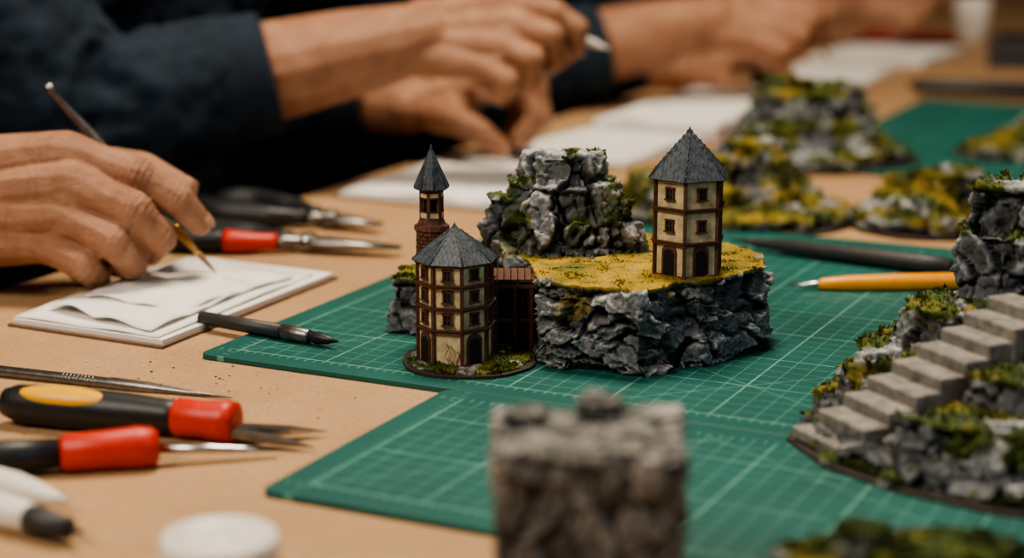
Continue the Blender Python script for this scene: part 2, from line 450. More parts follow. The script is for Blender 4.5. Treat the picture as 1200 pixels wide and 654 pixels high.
# ------------------------------------------------------------------ castle
castle = empty('castle_terrain_model', (4, 93, 0))
slabp = [(1.0, 88.6), (2.4, 87.3), (4.2, 86.9), (6.0, 86.0), (7.5, 86.8), (8.1, 88.3), (9.2, 88.0), (11.0, 89.6), (12.9, 91.4), (13.3, 94.3), (11.7, 97.5), (8, 100), (2, 101), (-1, 100), (-1, 96), (0.6, 93)]
leftp = [(-6.7, 94.6), (-4, 93.6), (-0.5, 94.0), (0, 98), (-3, 99.5), (-6.4, 98.5)]
def castle_moss(p, n):
    v = noise.fractal(V((p.x*.5+3, p.y*.5, p.z*.5)), 0.8, 2.0, 3)
    if p.z > 4.2: return sstep(0.6, 0.85, n.z)*sstep(-0.6, -0.45, v)
    if p.z > 2.6: return sstep(-.1, .2, n.z)*sstep(.40, .5, v)
    return 0.0
def peak_moss(p, n):
    v = noise.fractal(V((p.x*.6+3, p.y*.6, p.z*.6)), 0.8, 2.0, 3)
    return sstep(0.10, 0.40, n.z)*sstep(0.08, 0.18, v + (0.45 if p.x < 1.0 and p.z < 7.0 else 0)+(.3 if p.z < 5.2 else 0)-(.2 if p.z > 9.0 else 0))
def left_moss(p, n):
    return sstep(0.3, 0.6, n.z)*sstep(2.0, 2.4, p.z)
rock('rock_cliffs', [(slabp, MZ, 4.5, 0.965)], 0.085, castle, amp=0.72, cell=2.2, mossf=castle_moss, seed=1.0, blades=12000, bl=0.11, zs=2.3, mtop=.07, lift=.03)
rock('rock_outcrop', [(leftp, MZ, 3.1, 0.85)], 0.1, castle, amp=0.6, cell=1.6, mossf=left_moss, seed=1.4, blades=1500, bl=0.2, zs=1.3, mat=M_rockg, mossmat=M_mossg)
rock('rock_peak', [(rough_poly(2.7, 96.6, 4.7, 3.7, jit=0.06), 4.0, 6.4, 0.84), (rough_poly(2.7, 96.5, 4.1, 3.2, jit=0.06), 4.5, 8.1, 0.76), (rough_poly(2.6, 96.4, 3.2, 2.6, jit=0.06), 4.5, 9.5, 0.60),
         (rough_poly(5.4, 95.8, 1.9, 1.6, jit=0.1), 4.2, 7.2, 0.6), (rough_poly(-0.4, 96.0, 1.7, 1.5, jit=0.1), 4.2, 7.4, 0.6)],
     0.09, castle, amp=0.85, cell=1.9, mossf=peak_moss, seed=1.8, blades=3500, bl=0.16, zs=.8, mat=M_rockg, mossmat=M_mossg, sm=34, lift=.05)

def facet(cx, cy, ap, th, z=0.0):
    n = V((math.cos(th), math.sin(th), 0)); t = V((n.y, -n.x, 0))
    m = Matrix((t, n, V((0, 0, 1)))).transposed().to_4x4(); m.translation = V((cx, cy, z))+n*ap
    return m
def roof(b, cx, cy, z0, z1, Rr, n, rot, rows, per=1.0):
    ap = Rr*math.cos(math.pi/n)
    b.lathe([(z0-0.08, Rr*0.98), (z0, Rr*0.98), (z1, 0.03)], M_slate, Matrix.Translation((cx, cy, 0)), seg=n, smooth=False, a0=rot)
    H = z1-z0; sl = math.atan2(H, ap); L = math.hypot(H, ap)
    for k in range(n):
        th = rot+(k+0.5)*2*math.pi/n
        for j in range(rows):
            t = (j+0.5)/rows; a = ap*(1-t); w = 2*math.tan(math.pi/n)*ap*(1-j/rows)
            m = facet(cx, cy, a, th, z0+H*t) @ Matrix.Rotation(-(sl), 4, 'X')
            nt_ = max(1, round(w/per))
            for i in range(nt_):
                tw = w/nt_
                b.box((-w/2+tw*(i+.5), 0.02, 0.03+R.uniform(-.01, .015)), (tw*0.93, L/rows*1.18, 0.045), M_slate, m @ Matrix.Rotation(-0.06, 4, 'X'))
        tha = rot+k*2*math.pi/n
        p0 = V((cx+Rr*math.cos(tha), cy+Rr*math.sin(tha), z0)); p1 = V((cx, cy, z1))
        b.lathe([(0, 0.06), ((p1-p0).length, 0.035)], M_slate, frame(p0+V((0, 0, .04)), p1-p0), seg=6)
    b.lathe([(z1-0.15, 0.09), (z1+0.05, 0.07), (z1+0.22, 0.01)], M_slate, Matrix.Translation((cx, cy, 0)), seg=8)
def window(b, m, x, z, w, h, arch=False):
    b.box((x, 0.03, z), (w, 0.06, h), M_dark, m)
    fw = 0.07
    for sx in (-1, 1): b.box((x+sx*w/2, 0.05, z), (fw, 0.12, h+fw), M_beam, m)
    b.box((x, 0.06, z-h/2), (w+0.2, 0.15, fw), M_beam, m); b.box((x, 0.05, z+h/2), (w+0.14, 0.12, fw), M_beam, m)
    b.box((x, 0.05, z), (0.03, 0.06, h), M_beam, m); b.box((x, 0.05, z), (w, 0.06, 0.03), M_beam, m)
def door(b, m, x, z0, w, h):
    pts = [(-w/2, 0)]+[(-w/2*math.cos(a), h-w/2+w/2*math.sin(a)) for a in [math.pi*i/10 for i in range(11)]]+[(w/2, 0)]
    n = len(pts)
    def arch(k, y, mat, k2=0):
        vs = [(x+p[0]*k, 0, z0+p[1]*(1+(k-1)*0.5)) for p in pts]+[(x+p[0]*k, y, z0+p[1]*(1+(k-1)*0.5)) for p in pts]
        b.add(vs, [list(range(n)), [n+i for i in range(n)][::-1]]+[(i, n+i, n+(i+1) % n, (i+1) % n) for i in range(n)], mat, m)
    arch(1.35, 0.06, M_beam); arch(1.0, 0.085, M_dark)
def tower(b, cx, cy, z0, levels, Rr, n, rot, doors=(), base_h=0.12):
    ztop = levels[-1]; ap = Rr*math.cos(math.pi/n); fw = 2*Rr*math.sin(math.pi/n)
    T = Matrix.Translation((cx, cy, 0))
    b.lathe([(z0, Rr*0.97), (ztop, Rr*0.97)], M_plaster, T, seg=n, smooth=False, a0=rot)
    b.lathe([(z0, Rr*1.06), (z0+base_h, Rr*1.04)], M_brick, T, seg=n, smooth=False, a0=rot)
    for k in range(n):
        a = rot+k*2*math.pi/n
        px, py = cx+Rr*0.985*math.cos(a), cy+Rr*0.985*math.sin(a)
        b.box((0, 0, (z0+ztop)/2), (0.17, 0.17, ztop-z0), M_beam, Matrix.Translation((px, py, 0)) @ Matrix.Rotation(a, 4, 'Z'))
        m = facet(cx, cy, ap*0.985, a+math.pi/n)
        for i, z in enumerate(levels):
            b.box((0, 0.04, z-0.07), (fw*1.06, 0.2, 0.15), M_beam, m)
            b.box((0, 0.1, z+0.015), (fw*1.09, 0.22, 0.05), M_beam, m)
        zb = [z0]+list(levels)
        for i in range(len(levels)):
            zc = (zb[i]+zb[i+1])/2; hh = zb[i+1]-zb[i]
            if i == 0:
                if k in doors: door(b, m, 0, z0+0.05, 0.62, min(1.35, hh*0.78))
            else:
                window(b, m, 0, zc-0.02, 0.40, min(0.58, hh*0.5))
TX, TY = -2.78, 89.1
t1 = MB()
LR = math.radians(12)
tower(t1, TX, TY, 0.42, [2.25, 3.35, 4.45, 5.5], 1.86, 8, LR, doors=(6, 4))
roof(t1, TX, TY, 5.5, 7.05, 2.08, 8, LR, 8, 0.24)
for bx, sd_ in ((-0.2, 0), (0.05, 1.7), (0.3, 3.1)):
    pts = [V((TX-.15+bx+0.09*math.sin(i*1.3+sd_), TY-1.78, 0.5+i*0.15)) for i in range(9-int(sd_))]
    for i in range(len(pts)-1):
        t1.lathe([(0, 0.025), ((pts[i+1]-pts[i]).length, 0.02)], M_bristle, frame(pts[i], pts[i+1]-pts[i]), seg=5)
t1.finish('half_timbered_tower', castle)
t2 = MB()
HR = math.radians(-100)
tower(t2, 8.65, 90.6, 4.45, [6.2, 7.85, 9.35], 1.78, 6, HR, doors=(0, 5))
roof(t2, 8.65, 90.6, 9.3, 11.5, 2.1, 6, HR, 9, 0.24)
t2.finish('hexagonal_tower', castle)
t3 = MB(); tx, ty = -4.02, 92.2; T = Matrix.Translation((tx, ty, 0))
t3.lathe([(0.3, 0.82), (6.2, 0.74)], M_brick, T, seg=12, smooth=False)
for j in range(30):
    z = 0.6+j*0.19
    for i in range(12):
        a = 2*math.pi*(i+0.5*(j % 2))/12
        rr_ = 0.80-0.07*(z/6.2)
        t3.box((0, 0.0, z), (0.36, 0.08, 0.14), M_brick, facet(tx, ty, rr_, a+R.uniform(-.03, .03), 0))
t3.lathe([(6.15, 0.78), (6.3, 0.9), (6.5, 0.88), (6.6, 0.7), (6.85, 0.6)], M_brick, T, seg=12, smooth=False)
t3.lathe([(6.8, 0.34), (8.5, 0.34)], M_dark, T, seg=12)
for i in range(6):
    a = 2*math.pi*i/6+0.3
    t3.box((0, 0, 7.55), (0.17, 0.17, 1.4), M_beam, facet(tx, ty, 0.52, a))
    m = facet(tx, ty, 0.50, a+math.pi/6)
    t3.box((0, 0, 7.05), (0.5, 0.1, 0.3), M_plaster, m); t3.box((0, 0, 8.05), (0.5, 0.1, 0.22), M_plaster, m)
    t3.box((0, 0, 7.22), (0.56, 0.15, 0.07), M_beam, m); t3.box((0, 0, 7.92), (0.56, 0.14, 0.07), M_beam, m)
t3.lathe([(8.2, 0.58), (8.35, 0.72), (8.45, 0.7)], M_beam, T, seg=12, smooth=False)
roof(t3, tx, ty, 8.42, 10.35, 0.86, 8, 0.2, 9, 0.2)
t3.finish('bell_turret', castle)
pl = MB(); pl.prism(rough_poly(-2.1, 89.0, 3.35, 3.3, n=26, jit=0.03), MZ, MZ+0.14, M_baseb); pl.finish('plinth_board', castle)
rock('plinth_ground', [(rough_poly(-2.1, 89.0, 3.1, 3.05, n=20, jit=0.04), MZ+0.05, 0.52, 0.97)], 0.1, castle, amp=0.1, cell=0.6,
     mossf=mossdef(0.0, 0.6, 0.6, seed=4, zmin=0.4), seed=2.0, blades=3500, bl=0.18, mat=M_ruin, mossmat=M_mossg)
br = MB()
for i in range(7): br.box((-0.9+i*0.34, 91.2, 4.15), (0.3, 2.6, 0.14), M_beam)
for x in (-0.8, 0.15, 0.95):
    for y in (90.1, 92.3): br.box((x, y, 2.2), (0.2, 0.2, 3.8), M_beam)
br.box((0.1, 90.05, 3.85), (2.3, 0.14, 0.22), M_beam); br.box((0.1, 90.05, 2.1), (2.3, 0.14, 0.16), M_beam)
br.box((0.1, 92.5, 2.2), (2.3, 0.1, 3.8), M_baseb)
for i in range(4): br.box((0.55+i*0.22, 90.4, 2.2), (0.16, 0.1, 3.7), M_beam)
br.finish('timber_bridge', castle)

# ------------------------------------------------------------------ stair terrain
st = empty('stairway_terrain_model', (22, 78, 0))
bp_ = [(15.3, 85.8), (14.0, 82.5), (13.1, 79.5), (11.7, 76.4), (12.7, 72.8), (15.0, 69.8), (18, 67.4), (22, 65.6), (30, 66), (36, 72), (37, 88), (28, 93), (20, 91.5), (16.8, 89)]
b = MB(); b.prism(bp_, MZ, MZ+0.15, M_baseb); b.finish('base_board', st)
rock('rock_slopes', [
    (inset(bp_, 0.98), MZ+.05, 0.75, 0.97),
    ([(15.6, 85.6), (14.8, 81.5), (16.5, 79.0), (22, 81), (24, 85), (22, 89.5), (18, 89)], 0.5, 2.4, 0.75),
    ([(16.8, 84.0), (18.5, 81.2), (24, 81.5), (26, 85), (23, 88), (19, 87.5)], 0.5, 4.4, 0.72),
    ([(16.5, 71.5), (19, 70), (24, 67.5), (30, 69), (35, 76), (30, 80), (24, 78), (19.5, 75.2)], 0.5, 2.3, 0.82),
    ([(15.3, 73.7), (17, 71.7), (21, 72), (24, 75), (24.5, 78.0), (19, 75.5)], .5, 2.3, .93),
    ([(18.3, 75.1), (20.3, 72.8), (25, 74), (26, 79), (23, 77.3)], .5, 3.7, .9),
    ([(21.3, 76.6), (24, 75.0), (29, 78), (28, 84), (24.3, 78.2)], .5, 5.0, .9),
    ([(20.0, 85.3), (22.0, 83.5), (28, 83), (34, 84), (34, 90), (26, 91), (21.0, 88)], 0.5, 7.6, 0.90),
    ([(20.2, 85.6), (24, 84.0), (31, 85), (31, 89), (23, 89)], 0.5, 9.7, 0.84)],
    0.12, st, amp=0.75, cell=1.8, mossf=mossdef(-0.18, 0.32, 0.45, seed=9), seed=3.0, blades=24000, bl=0.25, zs=1.1, mat=M_rockg, mossmat=M_mossg, mtop=.3, sm=6)
sb = MB(); d = V((0.905, 0.425, 0)); w = V((0.425, -0.905, 0))
Ms = Matrix((d, -w, V((0, 0, 1)))).transposed().to_4x4(); Ms.translation = V((11.9, 76.2, 0))
for i in range(9):
    h = 0.45+(i+1)*0.58
    sb.box((i*1.25+0.6+0.1, -1.7, (h+0.5)/2), (1.45, 3.4+R.uniform(-.1, .1), h-0.5), M_concrete, Ms)
sb.finish('stone_steps', st, bevel=0.09)

# ------------------------------------------------------------------ background terrain pieces
def bg_piece(cx, cy, rx, ry, seed, levels, thr=-0.2, z=0.01, rot=0.0, mt=0, amp=1.0, lift=-.02, zk=.06):
    rr = random.Random(int(seed*10)); e = empty('mossy_terrain_model', (cx, cy, 0))
    bb = MB(); bb.prism(rough_poly(cx, cy, rx, ry, 24, 0.04, rot, rr), z, z+0.2, M_baseb); bb.finish('base_board', e)
    pr = [(rough_poly(cx, cy, rx*.96, ry*.96, 20, .04, rot, rr), z+.1, 1.0+z, .93)]
    for dx, dy, kx, ky, h, ts in levels:
        pr.append((rough_poly(cx+rx*dx, cy+ry*dy, rx*kx, ry*ky, 13, .13, rot, rr), z+.1, h+z, ts))
    rock('terrain', pr, 0.2, e, amp=amp, cell=2.8, mossf=mossdef(thr, 0.38, 0.3, seed=seed, zk=zk), seed=seed, blades=7000, bl=0.24, sm=26, mtop=.35, zs=.9,
         mat=(M_rockm, M_rockg)[mt], mossmat=(M_mossm, M_mossg)[mt], lift=lift, rimk=.6)
bg_piece(14.8, 126.5, 8.8, 6.6, 5, [(0, .1, .92, .85, 2.6, .62), (.15, .2, .72, .65, 4.3, .6), (.22, .3, .46, .45, 5.3, .6), (-.6, .1, .36, .5, 3.3, .5)], thr=-0.32, rot=0.0, zk=.09)
bg_piece(24.5, 150.0, 8.4, 6.2, 6, [(-.05, .1, .9, .85, 3.2, .7), (-.1, .1, .76, .7, 5.6, .66), (-.2, .15, .45, .45, 6.7, .6), (.22, .1, .36, .45, 6.1, .6)], thr=-0.15, rot=0.1, z=MZ, mt=1, zk=.02)
bg_piece(29.0, 124.5, 6.6, 5.6, 7, [(0, .1, .88, .8, 2.2, .65), (.15, .2, .66, .66, 3.6, .6), (-.3, .3, .35, .35, 3.2, .5)], thr=-0.18, rot=0.2)
bg_piece(43, 152, 6.8, 4.5, 8, [(0, .1, .85, .75, 2.0, .6), (.1, .2, .55, .55, 3.1, .6)], thr=-0.1, z=MZ)
fg = empty('mossy_terrain_model', (13.6, 61, 0))
rock('terrain', [(rough_poly(13.6, 60.6, 5.2, 3.0, 18, .08), MZ, 1.2, .9), (rough_poly(14.5, 60.6, 4.0, 2.2, 14, .12), MZ, 1.7, .7),
                 (rough_poly(12.0, 60.6, 1.5, 1.3, 12, .1), MZ, 2.3, .6)], 0.12, fg, amp=0.3, mossf=mossdef(-0.5, 0.3, 0.5, seed=3), seed=9, blades=8000, bl=0.22, mat=M_rockg, mossmat=M_mossg)

# ------------------------------------------------------------------ foreground ruin block
ru = empty('ruined_tower_model', (2.6, 59.5, 0))
q = math.radians(-4)
def rpoly(cx, cy, sx, sy):
    out = []
    r_ = 0.5
    for ax, ay, a in ((sx-r_, -sy+r_, -90), (sx-r_, sy-r_, 0), (-sx+r_, sy-r_, 90), (-sx+r_, -sy+r_, 180)):
        for k in range(4):
            t = math.radians(a+k*30); x = ax+r_*math.cos(t); y = ay+r_*math.sin(t)
            out.append((cx+x*math.cos(q)-y*math.sin(q), cy+x*math.sin(q)+y*math.cos(q)))
    return out
ps = [(rpoly(2.6, 59.8, 3.2, 2.9), MZ, 5.95, 0.985)]
for dx, dy, hh in ((-2.1, -2.0, 6.15), (0.9, -2.0, 6.2), (2.4, -1.8, 6.05), (-2.2, 1.7, 6.3), (0.4, 2.0, 6.6), (2.3, 1.8, 6.2)):
    ps.append((rpoly(2.6+dx, 59.8+dy, 0.95, 0.85), 5.0, hh, 0.9))
rock('stone_walls', ps, 0.11, ru, amp=0.36, cell=1.35, mossf=None, seed=12, mat=M_ruin, blades=0, zs=.95, lift=.01)

# ------------------------------------------------------------------ table tools
def along(p0, p1):
    p0 = V(p0); p1 = V(p1); return frame(p0, p1-p0, (0, 0, 1)), (p1-p0).length
b = MB(); m, L = along((-22.6, 79.9, 0.97), (-12.2, 77.2, 0.9))
b.lathe([(0, .35), (0.15, .62), (0.8, .85), (3, .95), (6, .88), (8, .74), (8.7, .7)], M_black, m, seg=32)
b.lathe([(8.3, .72), (8.45, .86), (9.6, .8), (10.6, .92), (11.1, .86), (11.15, .5)], M_red, m, seg=32)
b.ball(m @ Matrix.Translation((0.60, 0.36, 3.2)) @ Matrix.Rotation(math.radians(28), 4, 'Z') @ Matrix.Diagonal((.36, .56, 2.3, 1)), M_yellow, 20, 12)
m2, _ = along((-12.2, 77.2, 0.6), (-8.3, 77.6, 0.3))
def blade(b, M, L, w, t, mat):
    b.add([(-t, -w, 0), (t, -w, 0), (t, w, 0), (-t, w, 0), (-t, -w*.8, L*.6), (t, -w*.8, L*.6), (t, w*.6, L*.6), (-t, w*.6, L*.6), (0, -w*.3, L)],
          [(0, 3, 2, 1), (0, 1, 5, 4), (1, 2, 6, 5), (2, 3, 7, 6), (3, 0, 4, 7), (4, 5, 8), (5, 6, 8), (6, 7, 8), (7, 4, 8)], mat, M)
blade(b, m2, 4.4, 0.42, 0.14, M_steel)
m3, _ = along((-12.2, 76.9, 0.55), (-8.6, 75.7, 0.25)); blade(b, m3, 4.2, 0.36, 0.14, M_steeld)
b.finish('craft_snips')
b = MB(); m, L = along((-23.5, 71.9, 0.78), (-14.6, 74.0, 0.86))
b.lathe([(0, .4), (0.3, .68), (3, .72), (5.3, .62)], M_black, m, seg=32)
b.lathe([(5.2, .62), (5.35, .78), (7, .8), (8.3, .88), (8.9, .8), (9.15, .6), (9.18, .3)], M_red, m, seg=32)
m2, _ = along((-14.7, 74.0, 0.75), (-9.9, 75.0, 0.35))
b.lathe([(0, .28), (2.5, .24), (3.4, .2), (5.0, .12)], M_steel, m2, seg=16, sx=0.8)
b.finish('screwdriver')
b = MB(); m, L = along((-30.5, 89.3, 0.32), (-12.9, 83.4, 0.1))
b.lathe([(0, .2), (.3, .3), (12, .3), (12.2, .34), (14.2, .3), (16.2, .14), (L, .02)], M_steeld, m, seg=20)
for k in range(9): b.lathe([(9.6+k*.2, .29), (9.65+k*.2, .315), (9.7+k*.2, .29)], M_steeld, m, seg=20)
b.finish('metal_scribe')
b = MB(); m, L = along((-16.5, 96.4, 0.66), (-8.8, 91.3, 0.7))
b.lathe([(0, .25), (.1, .36), (5.6, .40), (5.65, .28)], M_blackm, m, seg=22)
b.lathe([(5.6, .3), (5.9, .44), (7.4, .36), (7.5, .28)], M_steeld, m, seg=22)
b.lathe([(7.4, .24), (8.0, .34), (8.6, .24), (L+.1, .02)], M_black, m, seg=16)
b.finish('brush_pen')
b = MB(); m, L = along((13.6, 115.8, 0.85), (25.8, 107.6, 0.9))
b.lathe([(0, .03), (1.2, .16), (2.0, .3), (3.6, .38), (3.7, .44), (L-2, .55), (L, .5), (L+.1, .3)], M_blackm, m, seg=22)
b.finish('marker_pen')
b = MB(); m, L = along((15.7, 104.2, 0.60), (29.5, 104.4, 0.85))
b.lathe([(0, .02), (1.6, .2), (2.0, .26)], M_steel, m, seg=16)
b.lathe([(1.7, .2), (2.0, .34), (3.4, .46), (6.5, .52), (L, .5), (L+.1, .3)], M_orange, m, seg=22)
b.finish('craft_knife')
def lerp_list(ctrl, t):
    for (t0, a), (t1, b_) in zip(ctrl[:-1], ctrl[1:]):
        if t <= t1: 
            k = (t-t0)/(t1-t0); k = k*k*(3-2*k); return a*(1-k)+b_*k
    return ctrl[-1][1]
def pliers(name, p0, p1, redfrom, sep, k=1.0, pv=.64):
    b = MB(); p0 = V(p0); p1 = V(p1); dr = (p1-p0).normalized(); sd = V((-dr.y, dr.x, 0)); L = (p1-p0).length
    piv = p0+dr*L*pv
    for s in (-1, 1):
        sepc = [(0, .9), (.3, 1.35), (.6, 1.05), (.85, .45), (1, .1)]; rc = [(0, .3), (.04, .55), (.15, .78), (.5, .74), (.8, .5), (1, .34)]
        pts = [p0+dr*L*pv*(i/24)+sd*s*sep*lerp_list(sepc, i/24) for i in range(25)]; rad = [k*lerp_list(rc, i/24) for i in range(25)]
        if s == redfrom:
            b.tube(pts[:14], rad[:14], M_black); b.tube(pts[13:21], [r*1.08 for r in rad[13:21]], M_red); b.tube(pts[20:], rad[20:], M_steeld)
        else:
            b.tube(pts[:22], rad[:22], M_black); b.tube(pts[21:], [r*.9 for r in rad[21:]], M_steeld)
        mm, l = along(piv-dr*.6, p1+sd*s*.3)
        b.lathe([(0, .5), (l*.2, .85), (l*.45, .7), (l, .12)], M_steeld, mm, seg=12, sx=.5)
    b.lathe([(-.55, .55), (.5, .55)], M_steel, Matrix.Translation(piv), seg=18)
    return b.finish(name)
pliers('pliers', (-23.4, 118.2, .85), (-6.9, 114.4, .6), -1, 1.35, k=1.0, pv=.64)
pliers('pliers', (-21.4, 128.0, .95), (-8.6, 121.6, .6), 0, 1.7, k=1.15, pv=.72)

pad = empty('sketch_pad', (-19, 102, 0))
def quad_sheet(b, pts, z0, z1, mat, nx=16, ny=16, curl=0.0, seed=0.0, th=0.04):
    A, B, C, D = [V((p[0], p[1], 0)) for p in pts]; vs = []
    for j in range(ny+1):
        for i in range(nx+1):
            u, v = i/nx, j/ny
            p = (A*(1-u)+B*u)*(1-v)+(D*(1-u)+C*u)*v
            p.z = z0+(z1-z0)*u+curl*abs(noise.noise(V((u*2.2+seed, v*2.2, seed))))
            vs.append(p)
    n = len(vs); W_ = nx+1
    fs = [(j*W_+i, j*W_+i+1, (j+1)*W_+i+1, (j+1)*W_+i) for j in range(ny) for i in range(nx)]
    vs2 = [v-V((0, 0, th)) for v in vs]
    fs2 = [tuple(n+k for k in f[::-1]) for f in fs]
    border = [i for i in range(nx)]+[j*W_+nx for j in range(ny)]+[ny*W_+i for i in range(nx, 0, -1)]+[j*W_ for j in range(ny, 0, -1)]
    fs3 = [(border[k], border[k]+n, border[(k+1) % len(border)]+n, border[(k+1) % len(border)]) for k in range(len(border))]
    b.add(vs+vs2, fs+fs2+fs3, mat, smooth=True)
L_, B_, R_, T_ = (-26.9, 97.0), (-17.8, 92.3), (-10.3, 108.2), (-19.4, 112.9)
b = MB(); b.prism([L_, B_, R_, T_], 0.005, 0.16, M_card); b.finish('backing_card', pad)
b = MB()
b.prism(inset([L_, B_, R_, T_], .97), 0.16, 0.42, M_paper)
b.finish('page_block', pad)
b = MB()
quad_sheet(b, [(-26.6, 97.3), (-18.1, 92.9), (-11.6, 107.2), (-19.8, 111.8)], .5, .48, M_paper, curl=.3, seed=1)
quad_sheet(b, [(-25.0, 98.3), (-18.6, 93.6), (-14.6, 103.2), (-20.5, 108.6)], .75, .65, M_paper, curl=.7, seed=5)
quad_sheet(b, [(-23.5, 100.3), (-17.6, 97.6), (-12.6, 106.2), (-18.5, 109.6)], .95, .62, M_paper, curl=.6, seed=8)
b.finish('loose_pages', pad)
def paper(name, cx, cy, lx, ly, rot, z=0.005, th=0.25, cover=None):
    b = MB(); c, s = math.cos(math.radians(rot)), math.sin(math.radians(rot))
    P = [(cx+x*c-y*s, cy+x*s+y*c) for x, y in ((-lx, -ly), (lx, -ly), (lx, ly), (-lx, ly))]
    if cover: b.prism(P, z, z+.12, cover); P = inset(P, .96); z += .12
    b.prism(P, z, z+th, M_paper)
    quad_sheet(b, inset(P, .97), z+th+.1, z+th+.12, M_paper, curl=.4, seed=cx)
    return b.finish(name)
paper('notepad', -2.6, 141.0, 10.5, 6.5, 64, cover=M_card)
paper('notepad', 7.5, 157.0, 8, 6, 60)
paper('notepad', 15.0, 170, 6.4, 6, 66, th=.9, cover=M_blue)
paper('notepad', 21.5, 187, 9, 6.0, 62, cover=M_card)
paper('notepad', 34.5, 207, 10, 6, 66)
paper('notepad', 46.0, 229, 9, 7, 60, th=.5)
b = MB(); T = Matrix.Translation((-9.8, 59.4, 0))
b.lathe([(0, 1.7), (.1, 1.82), (1.3, 1.82), (1.35, 1.7)], M_white, T, seg=48)
b.lathe([(1.3, 1.95), (1.35, 2.0), (2.35, 1.98), (2.5, 1.88), (2.5, 1.55), (2.38, 1.5), (2.38, .4), (2.5, .34), (2.5, .2), (2.2, .16), (2.2, 0.001)], M_white, T, seg=64)
b.finish('paint_pot')
b = MB(); m, L = along((-25.5, 70.8, .66), (-14.9, 64.0, .66))
b.lathe([(0, .5), (.1, .62), (7.6, .66), (9, .6), (9.1, .5)], M_white, m, seg=24)
b.lathe([(9.0, .52), (9.5, .55), (11, .42), (11.1, .2)], M_blackm, m, seg=24)
b.lathe([(11.0, .2), (11.8, .06)], M_black, m, seg=16); b.finish('paint_marker')
b = MB(); m, L = along((-26.5, 74.2, .62), (-17.0, 67.9, .62))
b.lathe([(0, .5), (.1, .62), (8.6, .62), (9.6, .5), (10.6, .3), (L, .08)], M_white, m, seg=24); b.finish('paint_marker')
b = MB(); m, L = along((40.5, 191, 1.2), (58, 185, 1.2)); b.lathe([(0, .3), (1, .8), (L, .9)], M_blackm, m); b.finish('marker_pen')
b = MB(); m, L = along((45, 247, .8), (57, 242, .8)); b.lathe([(0, .3), (1, .7), (L, .7)], M_red, m); b.finish('marker_pen')
b = MB(); b.lathe([(0, 1.9), (.1, 2.0), (5.6, 2.5), (5.7, 2.4), (5.5, 2.3), (.5, 1.8), (.5, 0.01)], M_white, Matrix.Translation((60, 246, 0)), seg=32); b.finish('paper_cup')
b = MB(); b.box((0, 0, 1.5), (20, 11, 3), M_blackm); b.box((0, 0, 3.1), (19, 10, .3), M_black); b.box((0, -5.6, 2), (3, .4, 1), M_steeld)
b.finish('tool_case', loc=(66, 218, 0), rotz=math.radians(-20), bevel=.3)
b = MB()
for _ in range(110):
    x = R.gauss(-15, 6); y = R.gauss(91, 7)
    if (x+15.66)*0.438+(y-90.56)*0.899 > -0.3 and (x+15.66)*.899-(y-90.56)*.438 > -0.3: continue
    if -27 < x < -9 and 91 < y: continue
    s_ = R.uniform(.03, .08)
    b.ball(Matrix.Translation((x, y, s_*.5)) @ Matrix.Diagonal((s_, s_*.8, s_*.6, 1)), R.choice([M_card, M_paper, M_bristle, M_card]), 6, 4)
b.finish('clay_crumbs')

# ------------------------------------------------------------------ people
def chain(pts, rad):
    return [(V(pts[i]), rad[i], V(pts[i+1]), rad[i+1]) for i in range(len(pts)-1)]
def hand_bones(J, off=(0, 0, 0), k=1.0):
    o = V(off)
    A = lambda p: V(p)+o
    bones = []
    wr, wu = A(J['wr']), A(J['wu']); mid = (wr+wu)/2
    fr = {'index': (1.18, .98, .86, .68), 'middle': (1.2, 1.0, .88, .70), 'ring': (1.12, .95, .84, .67), 'pinky': (1.0, .84, .74, .60)}
    root = {'index': wr, 'middle': wr*.6+wu*.4, 'ring': wr*.3+wu*.7, 'pinky': wu}
    cr = []
    for f in ('index', 'middle', 'ring', 'pinky'):
        pts = [A(p) for p in J[f]]; r = [x*k for x in fr[f]]
        for a_, b_, c_ in ((0, 1, 2), (1, 2, 3)):
            cr.append((pts[b_], (pts[c_]-pts[a_]).normalized(), r[b_]*1.35))
        bones.append((root[f], 1.55*k, pts[0], r[0]))
        bones += [(pts[0], r[0], pts[0].lerp(pts[1], .5), r[1]*.98), (pts[0].lerp(pts[1], .5), r[1]*.98, pts[1], r[1]*1.05),
                  (pts[1], r[1]*1.05, pts[1].lerp(pts[2], .5), r[2]*.98), (pts[1].lerp(pts[2], .5), r[2]*.98, pts[2], r[2]*1.05), (pts[2], r[2]*1.02, pts[3], r[3])]
    th = [A(p) for p in J['thumb']]
    bones.append((wr*.7+wu*.3, 1.5*k, th[0], 1.35*k))
    bones += chain(th, [1.45*k, 1.2*k, 1.02*k, .78*k])
    bones.append((th[1], 1.2*k, A(J['index'][0])*.55+mid*.45, 1.1*k))
    bones.append((wr, 1.75*k, wu, 1.7*k))
    pal = A(J['palm'])
    bones.append((mid, 1.6*k, pal, 1.3*k)); bones.append((pal, 1.3*k, (A(J['middle'][0])+A(J['ring'][0]))/2, 1.1*k))
    bones.append((pal, 1.2*k, A(J['pinky'][0])*.7+wu*.3, 1.2*k))
    fs_ = ['index', 'middle', 'ring', 'pinky']
    for a_, b_ in zip(fs_[:-1], fs_[1:]):
        bones.append((A(J[a_][0]).lerp(A(J[a_][1]), .18), .85*k, A(J[b_][0]).lerp(A(J[b_][1]), .18), .8*k))
    return bones, mid, cr
